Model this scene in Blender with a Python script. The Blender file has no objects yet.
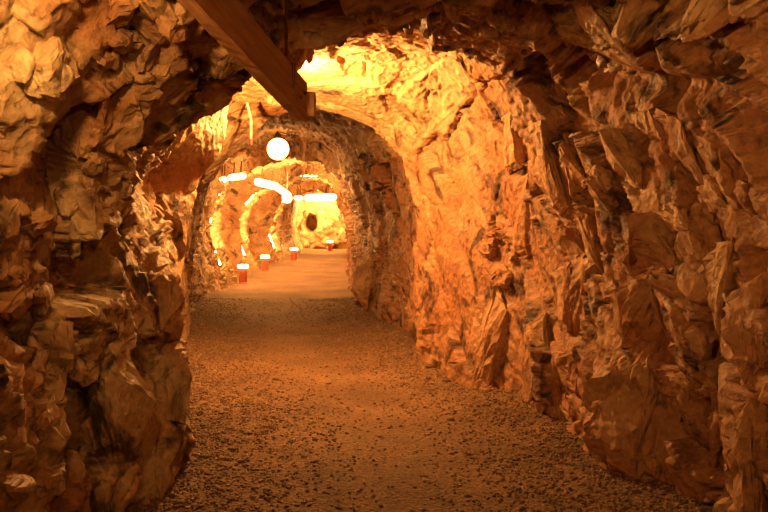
import bpy, bmesh, math, random
import numpy as np
from mathutils import Vector, Matrix
from mathutils.bvhtree import BVHTree

# ------------------------------------------------------------------ camera, world, exposure
F, HOR, CAMH = 900.0, 212.0, 1.55          # focal length in px, horizon row, eye height (m)
scene = bpy.context.scene
C = scene.collection
cam_d = bpy.data.cameras.new('camera'); cam = bpy.data.objects.new('camera', cam_d); C.objects.link(cam)
cam.location = (0, 0, CAMH); cam.rotation_euler = (math.pi / 2, 0, 0)
cam_d.sensor_width = 36; cam_d.lens = 36 * F / 768; cam_d.shift_y = (HOR - 256) / 768
cam_d.clip_start = 0.05
scene.camera = cam
w = bpy.data.worlds.new('underground'); scene.world = w; w.use_nodes = True
w.node_tree.nodes['Background'].inputs[0].default_value = (0, 0, 0, 1)
w.node_tree.nodes['Background'].inputs[1].default_value = 0
scene.view_settings.view_transform = 'Standard'; scene.view_settings.look = 'None'
scene.view_settings.gamma = 1; scene.view_settings.use_curve_mapping = False
scene.view_settings.exposure = 0.28
scene.cycles.max_bounces = 8; scene.cycles.diffuse_bounces = 5
AMBER = (1.0, 0.435, 0.105)
P_NEAR, P_BAY, P_GLOBE, P_RIB = 150.0, 540.0, 14.0, 450.0   # lamp powers (watts of light)

random.seed(7); rng = np.random.default_rng(7)

def at(x, y, d):                            # a point d metres ahead of the eye, seen at pixel x, y
    return ((x - 384) / F * d, d, CAMH - (y - HOR) / F * d)
def row(z, d): return HOR + (CAMH - z) * F / d

# ------------------------------------------------------------------ noise (numpy)
def hsh(ix, iy, iz, s):
    h = (ix.astype(np.int64) * 374761393 + iy.astype(np.int64) * 668265263 + iz.astype(np.int64) * 2147483647 + s * 974634777) & 0xFFFFFFFF
    h = ((h ^ (h >> 13)) * 1274126177) & 0xFFFFFFFF
    h = ((h ^ (h >> 16)) * 2246822519) & 0xFFFFFFFF
    return ((h ^ (h >> 15)) & 0xFFFFFF).astype(np.float32) / 16777216.0
def vnoise(p, s=0):
    f = np.floor(p); t = (p - f).astype(np.float32); t = t * t * t * (t * (t * 6 - 15) + 10)
    i = f.astype(np.int64); out = np.zeros(len(p), np.float32)
    for a in (0, 1):
        for b in (0, 1):
            for c in (0, 1):
                wgt = (t[:, 0] if a else 1 - t[:, 0]) * (t[:, 1] if b else 1 - t[:, 1]) * (t[:, 2] if c else 1 - t[:, 2])
                out += wgt * hsh(i[:, 0] + a, i[:, 1] + b, i[:, 2] + c, s)
    return out * 2 - 1
def fbm(p, octv=4, s=0):
    o = np.zeros(len(p), np.float32); a = 0.5
    for k in range(octv):
        o += a * vnoise(p * (2.03 ** k) + 11.7 * k, s + k); a *= 0.5
    return o
def facet(p, s=0, tilt=1.0):
    """fractured-rock height: every jittered cell is a tilted plane, with steps between; also F2-F1"""
    i = np.floor(p).astype(np.int64); n = len(p)
    b1 = np.full(n, 9e9, np.float32); b2 = b1.copy(); h = np.zeros(n, np.float32)
    for a in (-1, 0, 1):
        for b in (-1, 0, 1):
            for c in (-1, 0, 1):
                jx, jy, jz = i[:, 0] + a, i[:, 1] + b, i[:, 2] + c
                r1, r2, r3 = hsh(jx, jy, jz, s), hsh(jx, jy, jz, s + 1), hsh(jx, jy, jz, s + 2)
                dx, dy, dz = p[:, 0] - (jx + r1), p[:, 1] - (jy + r2), p[:, 2] - (jz + r3)
                d2 = (dx * dx + dy * dy + dz * dz).astype(np.float32)
                hv = ((r1 * 7.31 + r2 * 3.7) % 1.0 - .5) + tilt * (((r2 * 9.7) % 1 - .5) * dx + ((r3 * 9.1) % 1 - .5) * dy + ((r1 * 8.3) % 1 - .5) * dz)
                m = d2 < b1
                b2 = np.where(m, b1, np.minimum(b2, d2)); h = np.where(m, hv, h); b1 = np.where(m, d2, b1)
    return h.astype(np.float32), (np.sqrt(b2) - np.sqrt(b1))

# ------------------------------------------------------------------ helpers
def mesh_arrays(name, v, quads):
    me = bpy.data.meshes.new(name); k = quads.shape[1]
    me.vertices.add(len(v)); me.vertices.foreach_set('co', np.ascontiguousarray(v, np.float32).ravel())
    me.loops.add(quads.size); me.loops.foreach_set('vertex_index', np.ascontiguousarray(quads, np.int32).ravel())
    me.polygons.add(len(quads)); me.polygons.foreach_set('loop_start', np.arange(0, quads.size, k, dtype=np.int32))
    me.update(calc_edges=True); me.validate()
    return me
def smooth(me, on=True):
    me.polygons.foreach_set('use_smooth', np.full(len(me.polygons), on)); me.update()
def link(name, me, mat=None, parent=None, loc=None):
    o = bpy.data.objects.new(name, me); C.objects.link(o)
    if mat and not me.materials: me.materials.append(mat)
    if parent: o.parent = parent
    if loc is not None: o.location = loc
    return o
def tag(o, label, cat=None, group=None, kind=None):
    if label: o['label'] = label
    if cat: o['category'] = cat
    if group: o['group'] = group
    if kind: o['kind'] = kind
    return o
def empty(name, loc=(0, 0, 0)):
    o = bpy.data.objects.new(name, None); C.objects.link(o); o.location = loc; o.empty_display_size = .1
    return o
def bm_mesh(name, bm, sm=False):
    me = bpy.data.meshes.new(name); bmesh.ops.recalc_face_normals(bm, faces=bm.faces); bm.to_mesh(me); bm.free()
    if sm: smooth(me)
    return me
def tube(bm, pts, r, seg=8):
    pts = [Vector(p) for p in pts]; rings = []
    for k, p in enumerate(pts):
        t = (pts[min(k + 1, len(pts) - 1)] - pts[max(k - 1, 0)]).normalized()
        u = t.cross(Vector((0, 0, 1)));
        if u.length < .05: u = t.cross(Vector((1, 0, 0)))
        u.normalize(); vv = t.cross(u)
        rr = r[k] if isinstance(r, (list, tuple)) else r
        rings.append([bm.verts.new(p + u * rr * math.cos(2 * math.pi * j / seg) + vv * rr * math.sin(2 * math.pi * j / seg)) for j in range(seg)])
    for a, b in zip(rings, rings[1:]):
        for j in range(seg): bm.faces.new((a[j], a[(j + 1) % seg], b[(j + 1) % seg], b[j]))
    bm.faces.new(rings[0]); bm.faces.new(rings[-1][::-1])
def lathe(bm, prof, seg=20, z0=0):
    rings = []
    for r, z in prof:
        rings.append([bm.verts.new((r * math.cos(2 * math.pi * j / seg), r * math.sin(2 * math.pi * j / seg), z + z0)) for j in range(seg)])
    for a, b in zip(rings, rings[1:]):
        for j in range(seg): bm.faces.new((a[j], a[(j + 1) % seg], b[(j + 1) % seg], b[j]))
    bm.faces.new(rings[0][::-1]); bm.faces.new(rings[-1])

# ------------------------------------------------------------------ materials
def mat_new(name):
    m = bpy.data.materials.new(name); m.use_nodes = True; nt = m.node_tree
    return m, nt, nt.nodes['Principled BSDF']
def ramp(nt, fac, stops):
    r = nt.nodes.new('ShaderNodeValToRGB'); el = r.color_ramp.elements
    while len(el) < len(stops): el.new(.5)
    for e, (p, c) in zip(el, stops): e.position = p; e.color = (*c, 1)
    nt.links.new(fac, r.inputs[0]); return r.outputs[0]
def noise(nt, vec, scale, det=6, rough=.6, dist=0.0):
    n = nt.nodes.new('ShaderNodeTexNoise'); n.inputs['Scale'].default_value = scale; n.inputs['Detail'].default_value = det
    n.inputs['Roughness'].default_value = rough; n.inputs['Distortion'].default_value = dist
    nt.links.new(vec, n.inputs['Vector']); return n.outputs[0]
def mix(nt, fac, a, b, mode='MIX'):
    m = nt.nodes.new('ShaderNodeMix'); m.data_type = 'RGBA'; m.blend_type = mode
    if isinstance(fac, float): m.inputs[0].default_value = fac
    else: nt.links.new(fac, m.inputs[0])
    for k, s in ((6, a), (7, b)):
        if isinstance(s, tuple): m.inputs[k].default_value = (*s, 1)
        else: nt.links.new(s, m.inputs[k])
    return m.outputs[2]
def rock_mat(name, pale, mid, rust, dark, rust_amt=.5, dark_amt=.42, stretch=(1, 1, 1), rough=(.45, .85), bump=.8):
    m, nt, b = mat_new(name)
    g = nt.nodes.new('ShaderNodeNewGeometry'); mp = nt.nodes.new('ShaderNodeMapping'); mp.inputs['Scale'].default_value = stretch
    nt.links.new(g.outputs['Position'], mp.inputs[0]); vec = mp.outputs[0]
    c = ramp(nt, noise(nt, vec, 2.2, 8, .62, .6), [(.3, mid), (.5, tuple((x + y) / 2 for x, y in zip(mid, pale))), (.66, pale)])
    f = ramp(nt, noise(nt, vec, 1.3, 5, .6, .4), [(rust_amt - .08, (0, 0, 0)), (rust_amt + .14, (1, 1, 1))])
    c = mix(nt, f, rust, c)
    f = ramp(nt, noise(nt, vec, 3.0, 7, .62, .9), [(dark_amt - .05, (0, 0, 0)), (dark_amt + .07, (1, 1, 1))])
    c = mix(nt, f, dark, c)
    fine = noise(nt, vec, 26, 6, .65)
    c = mix(nt, .55, c, ramp(nt, fine, [(.3, (.38, .38, .38)), (.66, (1, 1, 1))]), 'MULTIPLY')
    nt.links.new(c, b.inputs['Base Color'])
    nt.links.new(ramp(nt, noise(nt, vec, 5, 4), [(.35, (rough[0],) * 3), (.65, (rough[1],) * 3)]), b.inputs['Roughness'])
    b.inputs['Specular IOR Level'].default_value = .45
    v = nt.nodes.new('ShaderNodeTexVoronoi'); v.inputs['Scale'].default_value = 17; nt.links.new(vec, v.inputs['Vector'])
    ad = nt.nodes.new('ShaderNodeMath'); ad.operation = 'ADD'; nt.links.new(fine, ad.inputs[0]); nt.links.new(v.outputs['Distance'], ad.inputs[1])
    bp = nt.nodes.new('ShaderNodeBump'); bp.inputs['Strength'].default_value = bump; bp.inputs['Distance'].default_value = .02
    nt.links.new(ad.outputs[0], bp.inputs['Height']); nt.links.new(bp.outputs[0], b.inputs['Normal'])
    return m
M_LEFT = rock_mat('pale ochre rock', (.70, .58, .37), (.38, .26, .155), (.36, .185, .09), (.062, .034, .02), .48, .40)
M_RIGHT = rock_mat('rusty rock', (.54, .34, .20), (.34, .185, .10), (.34, .16, .075), (.06, .026, .013), .52, .42)
M_CEIL = rock_mat('roof rock', (.60, .44, .27), (.38, .25, .14), (.38, .18, .08), (.06, .04, .028), .45, .40)
M_BLOCK = rock_mat('broken rock face', (.55, .37, .23), (.38, .22, .12), (.36, .16, .07), (.08, .045, .03), .46, .34)
def simple(name, col, rough=.6, metal=0, emit=None, es=0, nscale=None):
    m, nt, b = mat_new(name)
    b.inputs['Base Color'].default_value = (*col, 1); b.inputs['Roughness'].default_value = rough; b.inputs['Metallic'].default_value = metal
    if nscale:
        g = nt.nodes.new('ShaderNodeNewGeometry')
        c = ramp(nt, noise(nt, g.outputs['Position'], nscale, 6), [(.3, tuple(x * .55 for x in col)), (.7, col)])
        nt.links.new(c, b.inputs['Base Color'])
    if emit: b.inputs['Emission Color'].default_value = (*emit, 1); b.inputs['Emission Strength'].default_value = es
    return m
def floor_mat():
    m, nt, b = mat_new('gravel floor')
    g = nt.nodes.new('ShaderNodeNewGeometry'); vec = g.outputs['Position']
    c = ramp(nt, noise(nt, vec, 1.1, 5), [(.35, (.145, .082, .044)), (.65, (.26, .155, .085))])
    f = noise(nt, vec, 34, 6, .7)
    c = mix(nt, .8, c, ramp(nt, f, [(.34, (.25, .25, .25)), (.62, (1, 1, 1))]), 'MULTIPLY')
    nt.links.new(c, b.inputs['Base Color']); b.inputs['Roughness'].default_value = .85
    v = nt.nodes.new('ShaderNodeTexVoronoi'); v.inputs['Scale'].default_value = 38; nt.links.new(vec, v.inputs['Vector'])
    ad = nt.nodes.new('ShaderNodeMath'); ad.operation = 'SUBTRACT'; nt.links.new(f, ad.inputs[0]); nt.links.new(v.outputs['Distance'], ad.inputs[1])
    bp = nt.nodes.new('ShaderNodeBump'); bp.inputs['Strength'].default_value = .8; bp.inputs['Distance'].default_value = .02
    nt.links.new(ad.outputs[0], bp.inputs['Height']); nt.links.new(bp.outputs[0], b.inputs['Normal'])
    return m
M_FLOOR = floor_mat()
M_STONE = [simple('gravel stone ' + n, c, .8, nscale=25) for n, c in (('brown', (.19, .11, .062)), ('tan', (.33, .205, .118)), ('dark', (.15, .09, .052)))]
def wood_mat():
    m, nt, b = mat_new('old mine timber')
    t = nt.nodes.new('ShaderNodeTexCoord'); mp = nt.nodes.new('ShaderNodeMapping'); mp.inputs['Scale'].default_value = (22, 1.2, 22)
    nt.links.new(t.outputs['Object'], mp.inputs[0])
    f = noise(nt, mp.outputs[0], 2.0, 6, .6, .5)
    nt.links.new(ramp(nt, f, [(.3, (.32, .16, .07)), (.7, (.58, .33, .16))]), b.inputs['Base Color'])
    b.inputs['Roughness'].default_value = .7
    bp = nt.nodes.new('ShaderNodeBump'); bp.inputs['Strength'].default_value = .35; bp.inputs['Distance'].default_value = .01
    nt.links.new(f, bp.inputs['Height']); nt.links.new(bp.outputs[0], b.inputs['Normal'])
    return m
M_WOOD = wood_mat()
M_IRON = simple('rusty iron', (.16, .08, .045), .6, .6, nscale=30)
M_RED = simple('red painted post', (.50, .15, .075), .5, nscale=18)
M_CABLE = simple('pale cable sheath', (.75, .62, .45), .5, nscale=20)

def lamp_mat(name, watts, area):
    m, nt, b = mat_new(name); nt.nodes.remove(b)
    e = nt.nodes.new('ShaderNodeEmission'); e.inputs[0].default_value = (*AMBER, 1); e.inputs[1].default_value = watts / (math.pi * area)
    nt.links.new(e.outputs[0], nt.nodes['Material Output'].inputs[0]); return m

# ------------------------------------------------------------------ the tunnel: stations of 13 points, floor left over the roof to floor right
def W(d, xs_zs): return [(x, d, z) for x, z in xs_zs]
def px(d, lst): return [at(x, y, d) for x, y in lst]
def S(*pts):
    out = []
    for p in pts:
        if len(p) == 4: out.append((p[0], p[1], p[2])); continue           # world point, marked by a 4th value
        x, y, d = p
        if y is None: out.append(((x - 384) / F * d, d, -.15))
        elif y < 4: out.append(((x - 384) / F * d, d, y))                   # y given as a height in metres
        else: out.append(at(x, y, d))
    return out
G0 = [(-1.5, -.15), (-1.62, .5), (-1.65, 1.1), (-1.55, 1.7), (-1.2, 2.25), (-.6, 2.6), (.1, 2.75), (.9, 2.6), (1.5, 2.2), (1.8, 1.7), (1.85, 1.1), (1.85, .5), (1.8, -.15)]
def Wp(x, d, z): return (x, d, z, 1)
def morph(ring, dd, off):                   # the same ring dd metres on, drawn in (off > 0) or let out (off < 0)
    cx = (ring[0][0] + ring[12][0]) / 2; out = []
    for k, (x, y, z) in enumerate(ring):
        v = Vector((x - cx, 0, (z - 1.3) if 0 < k < 12 else 0)); v -= v.normalized() * off * (1 + .35 * math.sin(k * 2.3 + dd * 9))
        out.append((cx + v.x, y + dd, (1.3 + v.z) if 0 < k < 12 else z))
    return out
RIBS = []
def rib(*pts):                              # a rib: lip, added pocket for the rope light, rim shaped to catch it
    r = S(*pts); RIBS.append(r)
    return [(r, 8), (morph(r, .2, -.26), 5), (morph(r, .5, -.26), 10), (morph(r, .68, .05), 6), (morph(r, .78, .05), 10)]
ST = [
 (W(-2.5, [(x * .15, 1.2 + (z - 1.2) * .15) for x, z in G0]), 1),
 (W(-2.4, G0), 12),
 (W(1.5, G0), 20),
 (S(Wp(-1.42, 2.8, -.15), Wp(-1.46, 2.8, .5), Wp(-1.47, 2.8, 1.1), Wp(-1.42, 2.8, 1.7), Wp(-1.15, 2.9, 2.2), Wp(-.6, 3.0, 2.5), Wp(.1, 3.1, 2.62), Wp(.85, 3.3, 2.62), Wp(1.45, 3.5, 2.4), Wp(1.78, 3.5, 1.8), Wp(1.82, 3.5, 1.1), Wp(1.80, 3.5, .5), Wp(1.78, 3.6, -.15)), 30),
 (S(Wp(-1.40, 3.7, -.15), Wp(-1.44, 3.7, .5), Wp(-1.43, 3.75, 1.1), Wp(-1.36, 3.75, 1.72), Wp(-1.12, 3.9, 2.1), Wp(-.75, 4.1, 2.42), Wp(-.1, 4.3, 2.58), Wp(.7, 4.6, 2.68), Wp(1.33, 4.7, 2.5), Wp(1.72, 4.7, 1.85), Wp(1.76, 4.7, 1.15), (720, .5, 4.7), (718, None, 4.68)), 75),
 (S((70, None, 4.3), (62, .5, 4.3), (74, 1.1, 4.2), (100, 1.72, 4.2), (150, 130, 4.4), (215, 62, 4.75), (320, 18, 5.0), (455, 8, 5.4), (590, 48, 5.6), (640, 150, 5.6), (648, 240, 5.5), (632, 370, 5.4), (605, None, 5.35)), 75),
 (S((82, None, 4.5), (78, .5, 4.45), (92, 1.1, 4.4), (114, 1.72, 4.4), (166, 146, 4.6), (240, 76, 5.2), (330, 42, 5.8), (430, 26, 6.3), (500, 62, 6.8), (522, 150, 7.2), (532, 240, 7.3), (536, 320, 7.2), (530, None, 7.0)), 75),
 (S((168, None, 4.75), (180, .5, 5.4), (174, 1.02, 5.5), (116, 1.72, 5.2), (148, 130, 5.5), (222, 62, 6.5), (330, 24, 6.8), (435, 12, 7.1), (508, 56, 7.4), (530, 150, 7.6), (534, 240, 7.6), (533, 320, 7.5), (522, None, 7.35)), 50),
 (S((165, None, 6.2), (176, .5, 6.6), (166, 1.1, 6.9), (138, 1.72, 7.2), (176, 136, 7.2), (222, 68, 7.3), (330, 40, 7.4), (425, 30, 7.6), (492, 72, 7.8), (510, 156, 7.95), (510, 240, 7.9), (508, 320, 7.8), (500, None, 7.7)), 50),
 (S((168, None, 7.0), (178, .5, 7.3), (180, 1.1, 7.6), (196, 1.72, 7.8), (222, 146, 7.9), (236, 84, 7.9), (330, 50, 7.8), (420, 46, 7.9), (480, 84, 8.05), (497, 160, 8.15), (497, 240, 8.05), (492, 320, 7.95), (486, None, 7.85)), 40),
 (S((166, None, 7.5), (172, .5, 8.2), (172, 1.1, 8.6), (176, 1.75, 9.0), (206, 140, 9.1), (224, 80, 8.9), (330, 56, 8.3), (415, 56, 8.3), (468, 95, 8.4), (484, 165, 8.4), (484, 240, 8.2), (478, 320, 8.1), (474, None, 8.0)), 80),
 (S((184, None, 11.5), (184, .5, 11.5), (187, 1.1, 11.5), (198, 1.75, 11.2), (228, 161, 10.6), (254, 134, 10.2), (300, 108, 10.0), (372, 129, 10.0), (402, 161, 9.9), (413, 205, 9.8), (414, 255, 9.75), (415, 310, 9.75), (415, None, 9.7)), 40),
 (S((184, None, 13), (184, .5, 13), (187, 1.1, 13), (197, 1.75, 12.6), (222, 150, 12.0), (244, 120, 11.5), (300, 96, 11.3), (376, 119, 11.2), (409, 155, 11.0), (419, 205, 10.8), (420, 255, 10.7), (419, 310, 10.6), (418, None, 10.5)), 60),
 (S((190, None, 15), (188, .5, 15), (190, 1.1, 15), (198, 1.72, 15), (210, 160, 14.8), (241, 127, 14.5), (290, 108, 14.3), (338, 128, 14.3), (357, 163, 14.3), (372, 196, 14.3), (374, 237, 14.3), (370, 273, 14.3), (362, None, 14.3)), 50),
 (S((224, None, 18.0), (214, .5, 18), (207, 1.1, 18), (207, 1.65, 18), (215, 170, 18), (244, 150, 18), (290, 138, 17.6), (330, 148, 17.2), (348, 180, 17), (357, 208, 17), (358, 235, 17), (356, 262, 17), (353, None, 17)), 14),
  *rib((232, None, 18.3), (221, .5, 18.3), (213, 1.1, 18.3), (214, 1.65, 18.3), (225, 184, 18.3), (250, 172, 18.2), (290, 159, 18), (321, 165, 18), (340, 185, 18), (348, 208, 18), (350, 235, 18), (351, 258, 18), (350, None, 18)),
 (S((211, None, 19.4), (203, .5, 19.4), (198, 1.1, 19.4), (200, 1.65, 19.4), (211, 167, 19.4), (247, 150, 19.4), (290, 140, 19.4), (326, 147, 19.4), (348, 176, 19.4), (355, 208, 19.4), (357, 235, 19.4), (357, 258, 19.4), (355, None, 19.4)), 34),
 (S((234, None, 22.2), (227, .5, 22.2), (223, 1.1, 22.2), (225, 1.65, 22.2), (235, 173, 22.2), (265, 159, 22.2), (303, 150, 22.2), (334, 156, 22.2), (350, 182, 22.2), (354, 209, 22.2), (356, 232, 22.2), (356, 253, 22.2), (354, None, 22.2)), 14),
  *rib((254, None, 22.6), (245, .5, 22.6), (241, 1.1, 22.6), (244, 1.6, 22.6), (255, 196, 22.6), (275, 187, 22.6), (300, 178, 22.6), (322, 180, 22.6), (338, 193, 22.6), (345, 210, 22.6), (348, 232, 22.6), (349, 252, 22.6), (348, None, 22.6)),
 (S((244, None, 23.7), (231, .5, 23.7), (227, 1.1, 23.7), (231, 1.6, 23.7), (244, 183, 23.7), (268, 170, 23.7), (300, 162, 23.7), (327, 166, 23.7), (343, 186, 23.7), (350, 210, 23.7), (352, 232, 23.7), (352, 250, 23.7), (351, None, 23.7)), 34),
 (S((262, None, 26.8), (251, .5, 26.8), (248, 1.1, 26.8), (251, 1.6, 26.8), (262, 187, 26.8), (283, 176, 26.8), (311, 169, 26.8), (334, 172, 26.8), (347, 190, 26.8), (352, 211, 26.8), (353, 230, 26.8), (353, 246, 26.8), (352, None, 26.8)), 14),
  *rib((283, None, 27.2), (275, .5, 27.2), (271, 1.1, 27.2), (275, 1.55, 27.2), (284, 203, 27.2), (297, 196, 27.2), (312, 192, 27.2), (326, 194, 27.2), (336, 201, 27.2), (343, 213, 27.2), (346, 230, 27.2), (347, 246, 27.2), (347, None, 27.2)),
 (S((270, None, 28.3), (255, .5, 28.3), (250, 1.1, 28.3), (255, 1.6, 28.3), (274, 188, 28.3), (292, 179, 28.3), (312, 175, 28.3), (329, 178, 28.3), (340, 197, 28.4), (347, 212, 28.4), (350, 230, 28.4), (350, 244, 28.4), (349, None, 28.3)), 30),
 (S((302, None, 33), (293, .5, 33), (290, 1.1, 33), (292, 1.6, 33), (298, 193, 33), (309, 191, 33), (318, 188, 33), (331, 190, 33), (342, 198, 33), (348, 211, 33), (350, 225, 33), (350, 238, 33), (348, None, 33)), 30),
 (S((306, None, 38.5), (300, .5, 38.5), (297, 1.1, 38.5), (298, 1.6, 38.5), (302, 196, 38.5), (309, 190, 38.5), (320, 187, 38.5), (332, 190, 38.5), (342, 198, 38.5), (348, 211, 38.5), (350, 225, 38.5), (350, 236, 38.5), (348, None, 38.5)), 1),
]
NV = [44, 46, 46, 46, 48, 52, 52, 48, 48, 46, 46, 44]
ctrl = np.array([s[0] for s in ST], np.float64)                     # stations x 13 x 3
def catmull(P, n, last):
    a, b, c, d = P; t = np.linspace(0, 1, n, endpoint=False)[:, None, None]
    if last: t = np.linspace(0, 1, n + 1)[:, None, None]
    return .5 * (2 * b + (c - a) * t + (2 * a - 5 * b + 4 * c - d) * t ** 2 + (3 * b - a - 3 * c + d) * t ** 3)
cols = []
for k in range(12):
    g = lambda i: ctrl[:, min(max(i, 0), 12)]
    cols.append(catmull((g(k - 1), g(k), g(k + 1), g(k + 2)), NV[k], k == 11))
prof = np.concatenate(cols, 0)                                      # nv x stations x 3
rows_ = []
for s in range(len(ST) - 1):
    n = ST[s][1]; t = np.linspace(0, 1, n, endpoint=False)
    if s == len(ST) - 2: t = np.linspace(0, 1, n + 1)
    e = .65 * t + .35 * (t * t * (3 - 2 * t))
    for q in e: rows_.append(prof[:, s] * (1 - q) + prof[:, s + 1] * q)
grid = np.stack(rows_, 0).astype(np.float32)                        # nu x nv x 3
nu, nv = grid.shape[:2]
du = np.gradient(grid, axis=0); dv = np.gradient(grid, axis=1)
nrm = np.cross(du, dv)
def box(a, r, ax):
    k = np.ones(2 * r + 1) / (2 * r + 1)
    pad = [(0, 0)] * 3; pad[ax] = (r, r); b = np.pad(a, pad, mode='edge'); cs = np.cumsum(np.insert(b, 0, 0, axis=ax), axis=ax, dtype=np.float64)
    n = a.shape[ax]; hi = np.take(cs, np.arange(2 * r + 1, 2 * r + 1 + n), ax); lo = np.take(cs, np.arange(0, n), ax)
    return (hi - lo) / (2 * r + 1)
nrm = nrm / (np.linalg.norm(nrm, axis=2, keepdims=True) + 1e-9)
nrm = box(box(nrm, 6, 0), 6, 1); nrm /= (np.linalg.norm(nrm, axis=2, keepdims=True) + 1e-9)
ctr = grid.mean(axis=1, keepdims=True)
if ((nrm * (ctr - grid)).sum() < 0): nrm = -nrm                     # into the tunnel
p = grid.reshape(-1, 3).astype(np.float32)
warp = np.stack([fbm(p * 2.1, 3, 31), fbm(p * 2.1, 3, 57), fbm(p * 2.1, 3, 83)], 1) * .11
pw = p + warp
# bedding frames: the right wall's joints dip down towards the eye, the rest is blockier
ax_r = np.array((.25, -.70, -.66)); ax_r /= np.linalg.norm(ax_r)
ex = np.cross(ax_r, (1, 0, 0)); ex /= np.linalg.norm(ex); ey = np.cross(ax_r, ex)
fr = np.stack([pw @ ax_r * .42, pw @ ex * 1.25, pw @ ey], 1)
fl = pw * np.array((1.0, .8, .95))
vi = np.tile(np.arange(nv), nu); rgt = np.clip((vi / nv - .62) / .12, 0, 1).astype(np.float32)[:, None]
q = np.where(rgt > .5, fr, fl)
far = np.clip((p[:, 1] - 9) / 8, 0, 1)
h1, e1 = facet(q / .72, 5, 1.7); h2, e2 = facet(q / .27 + 3.3, 15, 2.0); h3, e3 = facet(q / .10 + 8.1, 25, 2.2); h4, e4 = facet(q / .042 + 5.7, 35, 2.2)
fb = fbm(p * 9, 4, 3)
crack = -np.clip(1 - e1 / .05, 0, 1) * .03
mid = np.clip((p[:, 1] - 6.4) / 1.2, 0, 1) * (.62 + .2 * (p[:, 0] < -.2)) * (1 - .65 * np.clip((p[:, 1] - 10.5) / 2, 0, 1))
disp = (.19 * h1 * (1 - .42 * far - mid * .75) + (.062 * h2 + .028 * h3) * (1 - mid) + .006 * h4 * (1 - far) * (1 - mid) + .012 * fb + crack * (1 - mid) * (1 - far))
disp = disp.reshape(nu, nv, 1)
P3 = grid + nrm * disp
# open joints cut into the rock along known courses
def groove(line, width, depth):
    y = np.maximum(P3[:, :, 1], .1); sx = 384 + P3[:, :, 0] / y * F; sy = HOR + (CAMH - P3[:, :, 2]) / y * F
    dmin = np.full(sx.shape, 1e9)
    for (x0, y0), (x1, y1) in zip(line, line[1:]):
        L2 = (x1 - x0) ** 2 + (y1 - y0) ** 2; t = np.clip(((sx - x0) * (x1 - x0) + (sy - y0) * (y1 - y0)) / L2, 0, 1)
        dmin = np.minimum(dmin, np.hypot(sx - x0 - t * (x1 - x0), sy - y0 - t * (y1 - y0)))
    m = np.exp(-(dmin / width) ** 2) * (P3[:, :, 1] > 1) * (P3[:, :, 1] < 8)
    return -(depth * m)[:, :, None]
P3 = P3 + nrm * (groove([(636, 30), (655, 100), (690, 180), (712, 245), (706, 330), (703, 400), (708, 450), (716, 530)], 7, .22)
                 + groove([(560, 60), (640, 90), (700, 95), (768, 140)], 12, .16)
                 + groove([(62, 350), (78, 400), (72, 450), (66, 530)], 5, .14) + groove([(535, 60), (560, 130), (585, 200), (592, 260)], 5, .10)
                 + groove([(110, 200), (92, 275), (72, 345)], 8, .10))
def strip(name, a, b, mat):
    vv = P3[:, a:b + 1].reshape(-1, 3); k = b - a + 1
    i, j = np.meshgrid(np.arange(nu - 1), np.arange(k - 1), indexing='ij'); o = (i * k + j).ravel()
    me = mesh_arrays(name, vv, np.stack([o, o + 1, o + k + 1, o + k], 1)); smooth(me)
    return link(name, me, mat)
cL = sum(NV[:4]); cR = sum(NV[:8])
wall_left = tag(strip('wall_left', 0, cL, M_LEFT), 'rough hewn ochre rock wall left of the gravel path', 'wall', kind='structure')
ceiling = tag(strip('ceiling', cL, cR, M_CEIL), 'arched rough rock roof over the gravel path', 'ceiling', kind='structure')
wall_right = tag(strip('wall_right', cR, nv - 1, M_RIGHT), 'fractured rust-brown rock wall right of the gravel path', 'wall', kind='structure')

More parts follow.
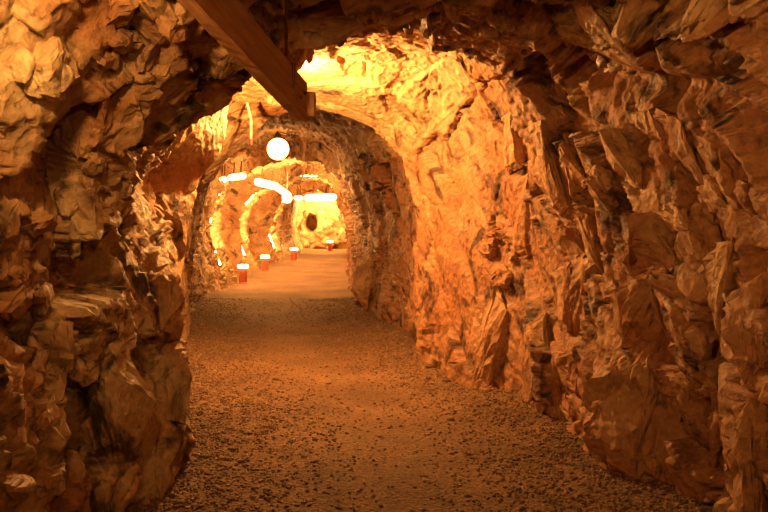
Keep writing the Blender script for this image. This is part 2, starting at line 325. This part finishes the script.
# broken blocks and slabs standing proud of the walls, each a piece of its wall
def bvh_of(o):
    n = len(o.data.vertices); a = np.empty(n * 3, np.float32); o.data.vertices.foreach_get('co', a)
    k = np.empty(len(o.data.loops), np.int32); o.data.loops.foreach_get('vertex_index', k)
    return BVHTree.FromPolygons(a.reshape(-1, 3).tolist(), k.reshape(-1, 4).tolist())
BV = {o.name: bvh_of(o) for o in (wall_left, wall_right, ceiling)}
EYE = Vector((0, 0, CAMH))
def hit(b, x, y):
    dr = (Vector(at(x, y, 1)) - EYE).normalized(); h = b.ray_cast(EYE, dr)
    return h
def rock_block(wall, poly, out=.07, peak=None, mat=None, cuts=4, rough=.012):
    b = BV[wall.name]; cx = sum(q[0] for q in poly) / len(poly); cy = sum(q[1] for q in poly) / len(poly)
    hs = [hit(b, x, y) for x, y in poly]; hs = [h for h in hs if h[0] is not None]
    hc = hit(b, cx, cy)
    if len(hs) < 4 or hc[0] is None: return None
    ds = sorted(h[0].y for h in hs); dm = ds[len(ds) // 2]; spread = .3 if len(ds) else 0
    pts = [h[0] if abs(h[0].y - dm) < spread else EYE + (h[0] - EYE) * (dm / h[0].y) for h in hs]
    nn = sum((h[1] if h[1].dot(h[0] - EYE) < 0 else -h[1] for h in hs), Vector()).normalized()
    c = sum(pts, Vector()) / len(pts); bm = bmesh.new()
    for q in pts:
        bm.verts.new(q - nn * .18); bm.verts.new(q + nn * out * .35); bm.verts.new(c + (q - c) * .72 + nn * out * rng.uniform(.75, 1.1))
    if peak:
        hp = hit(b, peak[0], peak[1])
        if hp[0]: bm.verts.new(EYE + (hp[0] - EYE) * (dm / hp[0].y) + nn * (out + peak[2]))
    r = bmesh.ops.convex_hull(bm, input=bm.verts); bmesh.ops.delete(bm, geom=[v for v in r['geom_interior'] if isinstance(v, bmesh.types.BMVert)], context='VERTS')
    bmesh.ops.triangulate(bm, faces=bm.faces)
    bmesh.ops.subdivide_edges(bm, edges=bm.edges, cuts=cuts, use_grid_fill=True)
    bm.normal_update(); bm.verts.ensure_lookup_table()
    v = np.array([q.co for q in bm.verts], np.float32); h1_, _ = facet(v / .09, 41, 2.0); h0_, _ = facet(v / .26, 47, 2.0); f1 = fbm(v * 14, 4, 9)
    big = .05 * min(1, len(bm.verts) / 900)
    for q, a, z_, f in zip(bm.verts, h1_, h0_, f1): q.co += q.normal * float(a * rough * 1.5 + z_ * big + f * rough)
    for q in bm.verts: q.co -= c
    return link('rock_block', bm_mesh('rock_block', bm, False), mat or M_BLOCK, wall, c)
RB = [
 ([(622, 345), (660, 338), (696, 352), (702, 400), (692, 468), (640, 478), (602, 466), (586, 440), (590, 400), (605, 365)], .10, None, 9),
 ([(640, 266), (668, 268), (692, 300), (694, 340), (660, 345), (622, 350), (612, 330), (626, 290)], .06, None, 7),
 ([(630, 215), (660, 208), (700, 232), (706, 250), (690, 258), (640, 262), (625, 245)], .07, None, 5),
 ([(767, 385), (748, 430), (734, 470), (728, 530), (767, 530)], .10, (760, 440, .04), 6),
 ([(712, 385), (738, 352), (745, 400), (733, 440), (714, 468), (706, 430)], .06, None, 5),
 ([(528, 325), (548, 312), (556, 350), (553, 395), (541, 420), (527, 416)], .09, None, 4),
 ([(556, 340), (578, 380), (585, 430), (566, 442), (549, 418), (553, 380)], .08, None, 4),
 ([(578, 256), (602, 262), (600, 310), (590, 345), (578, 335), (574, 290)], .08, None, 4),
 ([(604, 325), (618, 313), (632, 345), (618, 366), (606, 352)], .06, None, 3),
 ([(560, 270), (572, 262), (577, 300), (572, 335), (560, 330)], .08, None, 3),
 ([(497, 283), (508, 310), (520, 340), (523, 380), (490, 385), (472, 382), (478, 350), (486, 318)], .05, None, 5),
 ([(515, 178), (530, 170), (545, 205), (548, 248), (530, 258), (517, 252)], .07, None, 4),
 ([(533, 125), (543, 120), (560, 165), (571, 208), (560, 216), (547, 180)], .09, None, 4),
 ([(575, 200), (590, 213), (615, 252), (621, 276), (604, 272), (584, 240)], .08, None, 4),
 ([(505, 118), (517, 106), (528, 140), (523, 168), (508, 175)], .07, None, 4),
 ([(548, 105), (560, 108), (600, 160), (612, 190), (598, 190), (570, 152)], .08, None, 4),
 ([(600, 130), (625, 128), (660, 165), (668, 190), (640, 190), (612, 165)], .05, None, 4),
 ([(655, 110), (680, 118), (704, 150), (706, 180), (690, 172), (668, 145)], .06, None, 4),
 ([(720, 150), (745, 140), (767, 170), (767, 205), (740, 210), (722, 185)], .06, None, 4),
 ([(712, 255), (735, 235), (760, 262), (752, 320), (722, 335), (710, 300)], .07, None, 5),
 ([(645, 280), (660, 272), (688, 285), (690, 300), (668, 296)], .04, None, 3),
 ([(735, 300), (767, 275), (767, 370), (750, 385), (732, 345)], .07, None, 5),
 ([(418, 330), (440, 322), (468, 335), (470, 358), (440, 362), (416, 352)], .02, None, 4),
 ([(560, 225), (580, 235), (592, 258), (578, 262), (563, 250)], .05, None, 3),
 ([(630, 365), (655, 350), (664, 362), (640, 385), (628, 380)], .03, None, 3),
 ([(372, 258), (384, 270), (384, 300), (377, 325), (362, 318), (352, 290), (358, 268)], .07, None, 4),
]
for poly, out, peak, cuts in RB: rock_block(wall_right, poly, out, peak, None, cuts)
LB = [
 ([(100, 360), (130, 345), (152, 400), (142, 470), (110, 482), (92, 420)], .06, (135, 400, .03), 5),
 ([(150, 285), (170, 275), (184, 300), (179, 340), (160, 330)], .07, None, 4),
 ([(160, 350), (178, 345), (186, 380), (184, 425), (168, 420)], .06, None, 4),
 ([(160, 430), (184, 428), (186, 445), (176, 480), (160, 500), (152, 470)], .05, None, 4),
 ([(145, 205), (160, 195), (176, 225), (181, 260), (160, 266), (148, 240)], .10, None, 4),
 ([(12, 335), (58, 300), (76, 340), (62, 400), (20, 412)], .06, (50, 340, .02), 5),
 ([(2, 425), (40, 410), (64, 440), (58, 520), (2, 520)], .06, None, 5),
 ([(80, 310), (104, 290), (120, 320), (112, 350), (88, 358)], .05, None, 4),
 ([(120, 290), (142, 280), (152, 330), (140, 345), (124, 330)], .05, None, 4),
 ([(20, 60), (52, 38), (70, 70), (48, 100), (24, 92)], .07, None, 4),
 ([(52, 100), (84, 82), (100, 130), (76, 158), (56, 140)], .06, None, 4),
 ([(5, 190), (40, 170), (56, 215), (40, 250), (8, 246)], .06, None, 4),
 ([(62, 180), (90, 168), (106, 200), (100, 240), (70, 236)], .06, None, 4),
 ([(80, 40), (112, 30), (128, 60), (110, 92), (86, 80)], .06, None, 4),
 ([(182, 280), (195, 284), (194, 304), (183, 302)], .05, None, 2),
 ([(78, 430), (100, 440), (130, 490), (120, 515), (80, 515)], .05, None, 4),
]
for poly, out, peak, cuts in LB: rock_block(wall_left, poly, out, peak, M_LEFT, cuts)
rock_block(ceiling, [(292, 46), (340, 31), (410, 17), (414, 7), (335, 3), (300, 18)], .05, None, M_CEIL, 6)
rock_block(ceiling, [(229, 157), (238, 151), (247, 148), (249, 154), (240, 159), (231, 161)], .10, None, M_CEIL, 2)
def random_block(wall, x0, y0, x1, y1, size, mat, lean=0.0):
    cx, cy = rng.uniform(x0, x1), rng.uniform(y0, y1); n = int(rng.integers(5, 8)); a0 = rng.uniform(0, 6.28); sx = size * rng.uniform(.6, 1.1); sy = size * rng.uniform(.7, 1.6)
    pl = []
    for k in range(n):
        a = a0 + 6.283 * k / n + rng.uniform(-.25, .25); u, v = math.cos(a) * sx, math.sin(a) * sy
        pl.append((cx + u + lean * v, cy + v))
    rock_block(wall, pl, rng.uniform(.03, .075), None, mat, 3)
for k in range(40): random_block(wall_right, 545, 120, 765, 470, 17, M_BLOCK, .45)
for k in range(34): random_block(wall_left, 5, 60, 112, 500, 15, M_LEFT, -.15)
for k in range(24): random_block(ceiling, 540, 5, 765, 110, 15, M_CEIL, .5)
for k in range(10): random_block(ceiling, 420, 3, 540, 30, 9, M_CEIL, .5)
for k in range(22): random_block(ceiling, 60, 2, 300, 75, 14, M_CEIL, -.5)
for k in range(5): random_block(wall_right, 480, 120, 520, 300, 10, M_RIGHT, .2)

# far end of the gallery, with a dark hollow in it
def end_wall():
    n = 60; c0 = at(325, 218, 38.0); xs = np.linspace(-1.6, 1.6, n); zs = np.linspace(-.2, 3.2, n)
    X, Z = np.meshgrid(xs, zs, indexing='ij'); X = X + c0[0]
    v = np.stack([X, np.full_like(X, 37.6), Z], 2).reshape(-1, 3).astype(np.float32)
    h, e = facet(v / .5, 71, 1.2); h2, _ = facet(v / .2, 81, 1.2)
    hx, _, hz = at(310, 224, 37.6)
    r = np.sqrt(((v[:, 0] - hx) / .32) ** 2 + ((v[:, 2] - hz) / .44) ** 2)
    r = r + .35 * fbm(v * 2.2, 3, 77)
    v[:, 1] += -.22 * h - .1 * h2 + np.clip((1.0 - r) * 4, 0, 1) * 1.1
    i, j = np.meshgrid(np.arange(n - 1), np.arange(n - 1), indexing='ij'); o = (i * n + j).ravel()
    return mesh_arrays('wall_back', v, np.stack([o, o + n, o + n + 1, o + 1], 1))
tag(link('wall_back', end_wall(), M_LEFT), 'yellow-lit rock face with a dark hollow at the far end', 'wall', kind='structure')

# ------------------------------------------------------------------ floor
path_x = [(-3, .1, 1.6), (4, .15, 1.5), (7, -.05, 1.3), (10, -.95, 1.2), (14, -1.75, 1.25), (18, -1.9, 1.25), (24, -1.95, 1.15), (30, -1.9, 1.1), (39, -1.9, 1.0)]
def path_c(y):
    ys = [a[0] for a in path_x]
    return np.interp(y, ys, [a[1] for a in path_x]), np.interp(y, ys, [a[2] for a in path_x])
def floor_z(x, y):
    pp = np.stack([x, y, np.zeros_like(x)], 1).astype(np.float32)
    c, hw = path_c(y); edge = np.clip(np.abs(x - c) / hw - .45, 0, 1.2)
    return .035 * fbm(pp * .9, 3, 91) + .02 * edge * fbm(pp * 3.1, 3, 95) + .06 * edge ** 2
def floor_mesh():
    ys = np.concatenate([np.arange(-3, 3.5, .25), np.arange(3.5, 12, .03), np.arange(12, 39.5, .12)]); t = np.linspace(-1.0, 1.0, 130)
    c, hw = path_c(ys); X = c[:, None] + (hw[:, None] + .9) * t[None]; Y = np.repeat(ys[:, None], len(t), 1)
    x, y = X.ravel(), Y.ravel(); z = floor_z(x, y)
    pp = np.stack([x, y, z], 1).astype(np.float32)
    h, _ = facet(pp * np.array((18, 18, 9)), 101, 1.0); cc, hh = path_c(y)
    z = z + h * .012 * np.clip(np.abs(x - cc) / hh * 1.3, .2, 1)
    n = len(t); i, j = np.meshgrid(np.arange(len(ys) - 1), np.arange(n - 1), indexing='ij'); o = (i * n + j).ravel()
    return mesh_arrays('floor', np.stack([x, y, z], 1), np.stack([o, o + 1, o + n + 1, o + n], 1))
floor = tag(link('floor', floor_mesh(), M_FLOOR), 'brown gravel path with trodden centre between rock walls', 'floor', kind='structure')

# loose stones: the large ones one by one, the finer gravel as one part
def stone_verts(seed):
    bm = bmesh.new(); bmesh.ops.create_icosphere(bm, subdivisions=1, radius=1.0); r = np.random.default_rng(seed)
    v = np.array([q.co for q in bm.verts]); f = np.array([[q.index for q in fc.verts] for fc in bm.faces]); bm.free()
    v *= r.uniform(.62, 1.15, (len(v), 1)); v *= np.array((1, r.uniform(.6, .95), r.uniform(.4, .7)))
    return v, f
VAR = [stone_verts(s) for s in range(10)]
def scatter(n, ylo, yhi, smin, smax, power, edge_bias):
    y = ylo * (yhi / ylo) ** rng.random(n); c, hw = path_c(y)
    t = rng.uniform(-1.15, 1.15, n); keep = rng.random(n) < np.clip(edge_bias + np.abs(t) ** 1.6, 0, 1)
    y, t, c, hw = y[keep], t[keep], c[keep], hw[keep]
    x = c + t * hw; s = smin * (smax / smin) ** (rng.random(len(x)) ** power)
    return x, y, s
def gravel():
    x, y, s = scatter(70000, 3.9, 16, .005, .018, 1.5, .06)
    z = floor_z(x, y) + s * .25
    V, Fc, off, mi = [], [], 0, []
    for k in range(len(VAR)):
        idx = np.arange(k, len(x), len(VAR)); v, f = VAR[k]; a = rng.uniform(0, 6.28, len(idx)); ca, sa = np.cos(a)[:, None], np.sin(a)[:, None]
        vx = (v[None, :, 0] * ca - v[None, :, 1] * sa) * s[idx, None] + x[idx, None]
        vy = (v[None, :, 0] * sa + v[None, :, 1] * ca) * s[idx, None] + y[idx, None]
        vz = v[None, :, 2] * s[idx, None] + z[idx, None]
        V.append(np.stack([vx, vy, vz], 2).reshape(-1, 3)); Fc.append((f[None] + (np.arange(len(idx)) * len(v))[:, None, None]).reshape(-1, 3) + off); off += len(V[-1])
        mi.append(np.repeat(rng.integers(0, 3, len(idx)), len(f)))
    me = mesh_arrays('gravel', np.concatenate(V), np.concatenate(Fc))
    for m in M_STONE: me.materials.append(m)
    me.polygons.foreach_set('material_index', np.concatenate(mi).astype(np.int32)); me.update(); return me
tag(link('loose_gravel', gravel(), None, floor), 'fine loose gravel strewn over the path', kind='stuff')
smesh = []
for k in range(10):
    for m in M_STONE:
        v, f = VAR[k]; me = mesh_arrays('stone', v, f); me.materials.append(m); smesh.append(me)
x, y, s = scatter(1500, 4.4, 11, .018, .045, 2.4, .0)
for a in range(min(290, len(x))):
    o = link('stone', smesh[int(rng.integers(0, 30))], None, floor, (float(x[a]), float(y[a]), float(floor_z(x[a:a+1], y[a:a+1])[0] + s[a] * .11)))
    o.scale = (s[a],) * 3; o.rotation_euler = (rng.uniform(-.3, .3), rng.uniform(-.3, .3), rng.uniform(0, 6.28))

# ------------------------------------------------------------------ lamps
def bulb_lamp(loc, r, watts, label, cable_to=None, name='bulb_lamp', dish=None):
    e = empty(name, loc)
    if dish:                                 # added bowl under the bulb, out of view, keeping light off the lower wall
        bm = bmesh.new(); R0, dz = dish; lathe(bm, [(.02, -dz - .05), (R0 * .6, -dz - .035), (R0, -dz), (R0 - .008, -dz + .004), (R0 * .58, -dz - .025), (.018, -dz - .04)], 24)
        link('reflector_bowl', bm_mesh('reflector_bowl', bm), M_IRON, e)
    bm = bmesh.new(); bmesh.ops.create_uvsphere(bm, u_segments=20, v_segments=12, radius=r)
    link('glowing_globe', bm_mesh('glowing_globe', bm, True), lamp_mat('lamp glow', watts, 4 * math.pi * r * r), e)
    bm = bmesh.new(); lathe(bm, [(r * .3, r * .95), (r * .34, r * 1.1), (r * .26, r * 1.35), (r * .1, r * 1.6)], 16)
    link('socket', bm_mesh('socket', bm), M_IRON, e)
    if cable_to:
        bm = bmesh.new(); tube(bm, [(0, 0, r * 1.55), tuple(c * .5 - (0 if k < 2 else .04) for k, c in enumerate(cable_to)), cable_to], .012)
        link('cable', bm_mesh('cable', bm), M_CABLE, e)
    return tag(e, label, 'lamp')
bulb_lamp((-.82, 1.95, 2.3), .07, P_NEAR, 'hanging globe lamp overhead at the near end of the roof', (0, 0, .5), dish=(.17, .09))
bulb_lamp((.55, -.7, 2.2), .07, 60, 'hanging globe lamp overhead behind the viewer, nearer the right wall', (0, 0, .5))  # fill lamp added to brighten the beam side, right wall and floor
bulb_lamp(at(291, 92, 8.4), .05, P_BAY, 'small bulb lamp hidden behind the timber beam', (0, .05, .3))
bulb_lamp(at(278, 149, 16.3), .2, P_GLOBE, 'round glowing white globe lamp hanging in front of the inner arch', (.35, -.5, .55))

for (x, y, d), lab in zip([(249, 163, 20.0), (286, 177, 24.3), (308, 186, 28.9), (322, 197.5, 36.4)],
                          ['bulb lamp tucked behind the inner arch of the gallery', 'bulb lamp tucked behind the second rock rib of the gallery',
                           'bulb lamp tucked behind the third rock rib of the gallery', 'bulb lamp lighting the yellow face at the far end']):
    bulb_lamp(at(x, y, d), .05, P_RIB * (2.2 if d > 35 else 1), lab, (0, .05, .25))  # the last bulb, behind the longest tube, is added to brighten the end wall
def glow_tube(a, b, r, watts, label):
    A, B = Vector(at(*a)), Vector(at(*b)); e = empty('fluorescent_tube', (A + B) / 2); A -= e.location; B -= e.location
    L = (B - A).length; u = (B - A).normalized(); bm = bmesh.new()
    tube(bm, [A - u * r, A - u * r * .8, A - u * r * .4, A, B, B + u * r * .4, B + u * r * .8, B + u * r], [r * .2, r * .6, r * .92, r, r, r * .92, r * .6, r * .2], 14)
    link('glass_tube', bm_mesh('glass_tube', bm, True), lamp_mat('tube glow', watts * .3, 2 * math.pi * r * L), e)
    for t in (.2, .8):
        m = A.lerp(B, t); bm = bmesh.new(); tube(bm, [m, m + Vector((0, .1, .3))], .012, 6); link('hanger', bm_mesh('hanger', bm), M_IRON, e)
    return tag(e, label, 'lamp', 'glowing tubes under the inner arches')
glow_tube((221, 179, 17.7), (225, 178.5, 17.7), .03, 12, 'tiny glowing tube at the left end of the row of tubes')
glow_tube((231, 177.5, 17.7), (243, 176, 17.7), .06, 30, 'short glowing tube below and left of the globe lamp, at the left arch rim')
glow_tube((258, 182, 18.5), (275, 186, 18.8), .075, 60, 'glowing tube straight below the globe lamp, sloping gently')
glow_tube((277, 187, 19.4), (288, 195, 20.0), .07, 50, 'glowing tube sloping steeply down to the small round lamp')
glow_tube((296, 198, 21.5), (301, 198, 21.5), .045, 20, 'short level glowing tube right of the small round lamp')
glow_tube((308, 198, 21.5), (333, 197, 21.5), .085, 70, 'longest level glowing tube under the inner arch')
bulb_lamp(at(287, 198, 20.8), .11, 25, 'small round glowing lamp between the glowing tubes of the inner arch', (0, .1, .6))

def added_rope_light(pts, label, watts):  # ropes added out of sight behind the ribs to light their rims
    P = [Vector(q) for q in pts]; e = empty('rope_light', P[0]); P = [q - P[0] for q in P]; pts2 = []
    for k in range(len(P) - 1):
        for t in range(4): pts2.append(P[k].lerp(P[k + 1], t / 4) + Vector((rng.normal(0, .012), rng.normal(0, .02), 0)))
    pts2.append(P[-1]); bm = bmesh.new(); r = .018; tube(bm, pts2, [r * rng.uniform(.8, 1.1) for _ in pts2], 8)
    L = sum((b - a).length for a, b in zip(pts2, pts2[1:])); A = 2 * math.pi * r * L
    link('glowing_rope', bm_mesh('glowing_rope', bm, True), lamp_mat('rope glow', watts, A), e)
    bm = bmesh.new(); tube(bm, [pts2[0], pts2[0] - (pts2[1] - pts2[0]).normalized() * .06], r * 1.3, 8); link('end_cap', bm_mesh('end_cap', bm), M_IRON, e)
    return tag(e, label, 'lamp', 'rope lights edging the rock ribs')
for r, wt, lab in zip(RIBS, (230, 170, 130), ['rope light hidden in the pocket behind the inner arch, lighting its rim', 'rope light hidden in the pocket behind the second rock rib',
                                             'rope light hidden in the pocket behind the third rock rib']):
    m = morph(r, .32, -.12); added_rope_light(m[1:9], lab, wt)

# ------------------------------------------------------------------ path lights
def post_light(x, yb, d, label):
    X, Y, _ = at(x, yb, d); fz = float(floor_z(np.array([X]), np.array([Y]))[0])
    e = empty('path_light', (X, Y, fz - .01))
    bm = bmesh.new(); lathe(bm, [(.115, 0), (.115, .025), (.095, .035)], 20); link('base', bm_mesh('base', bm), M_RED, e)
    bm = bmesh.new(); lathe(bm, [(.088, .03), (.088, .33), (.094, .335), (.094, .345)], 20); link('post', bm_mesh('post', bm), M_RED, e)
    bm = bmesh.new(); lathe(bm, [(.09, .345), (.118, .352), (.118, .40), (.10, .415)], 20); link('lamp_head', bm_mesh('lamp_head', bm), lamp_mat('path light glow', 9, .06), e)
    return tag(e, label, 'path light', 'red path lights along the left wall')
for x, d, lab in [(243, 19.4, 'nearest of the red path lights, at the foot of the inner arch'), (265, 23.4, 'second nearest red path light along the left wall'),
                  (294, 28.4, 'third red path light along the left wall'), (330, 35.5, 'farthest small red path light, before the end rock face')]:
    post_light(x, HOR + CAMH * F / d, d, lab)

# ------------------------------------------------------------------ timber beam
def timber():
    A, B = Vector(at(238, 0, 3.3)), Vector(at(307, 83, 4.2))
    u = (B - A).normalized(); A2 = A - u * 1.05; L = (B - A2).length; wd = .055; h = .175
    side = Vector((-1, 0, 0)); side = (side - u * side.dot(u)).normalized(); up = side.cross(u)
    if up.z < 0: up = -up
    e = empty('timber_beam', A2); R = Matrix((side, u, up)).transposed()
    def loc(v): return R @ Vector(v)
    bm = bmesh.new(); n = 40; rg = np.random.default_rng(4); rings = []
    prof_ = [(0, 0), (wd, 0), (wd, -h), (0, -h)]; pp = []
    for (x0, z0), (x1, z1), m in zip(prof_, prof_[1:] + prof_[:1], (2, 5, 2, 5)):
        for k in range(m): pp.append((x0 + (x1 - x0) * k / m, z0 + (z1 - z0) * k / m))
    for i in range(n + 1):
        y = L * i / n; rings.append([bm.verts.new((x + rg.normal(0, .0012), y + (rg.normal(0, .006) if i == n else 0) + (.02 * (-z / h) if i == n else 0), z + rg.normal(0, .0012))) for x, z in pp])
    for a, b in zip(rings, rings[1:]):
        for j in range(len(pp)): bm.faces.new((a[j], a[(j + 1) % len(pp)], b[(j + 1) % len(pp)], b[j]))
    bm.faces.new(rings[0]); bm.faces.new(rings[-1][::-1])
    o = link('beam', bm_mesh('beam', bm), M_WOOD, e); o.matrix_local = R.to_4x4()
    # iron strap hanger near the free end
    bm = bmesh.new(); y = L - .24; pts = [(-.006, -h * .6), (-.006, .006), (wd + .006, .006), (wd + .006, -h * .6)]
    for (x0, z0), (x1, z1) in zip(pts, pts[1:]):
        tube(bm, [loc((x0, y, z0)), loc((x1, y, z1))], .006, 6)
    m = loc((wd / 2, y, .006)); tube(bm, [m, m + Vector((0, 0, .42))], .008, 6)
    link('strap_hanger', bm_mesh('strap_hanger', bm), M_IRON, e)
    bm = bmesh.new(); bmesh.ops.create_cube(bm, size=1); bmesh.ops.bevel(bm, geom=bm.edges, offset=.06, segments=1, affect='EDGES')
    c = Vector(at(311, 105, 4.235)) - A2
    for v in bm.verts: v.co = Vector((v.co.x * .04, v.co.y * .10, v.co.z * .115)) + c
    link('wedge_block', bm_mesh('wedge_block', bm), M_WOOD, e)
    for k in (.05, .12):
        bm = bmesh.new(); c = loc((-.004, L - k, -h / 2 + (.02 if k < .1 else -.02))); nx = loc((-1, 0, 0))
        tube(bm, [c, c + nx * .008], .009, 8); link('nail_head', bm_mesh('nail_head', bm), M_IRON, e)
    return tag(e, 'brown timber beam slanting down from the roof, free end cut square', 'beam', kind='thing')
timber()
# lit cord and ledge board in the bay behind the beam
o_c = empty('hanging_cord', at(251, 140, 9.5)); bm = bmesh.new(); b0 = Vector(at(251, 140, 9.5))
tube(bm, [Vector(at(x, y, d)) - b0 for x, y, d in [(246, 96, 9.6), (247, 103, 9.5), (249, 112, 9.5), (251, 119, 9.5), (251, 130, 9.5), (251, 141, 9.5)]], .014)
link('cord', bm_mesh('cord', bm, True), M_CABLE, o_c)
bm = bmesh.new(); tube(bm, [Vector((0, 0, .01)), Vector((0, 0, -.05))], .022); link('end_plug', bm_mesh('end_plug', bm), M_IRON, o_c)
tag(o_c, 'pale cord hanging from the rock left of the globe lamp', 'cord')
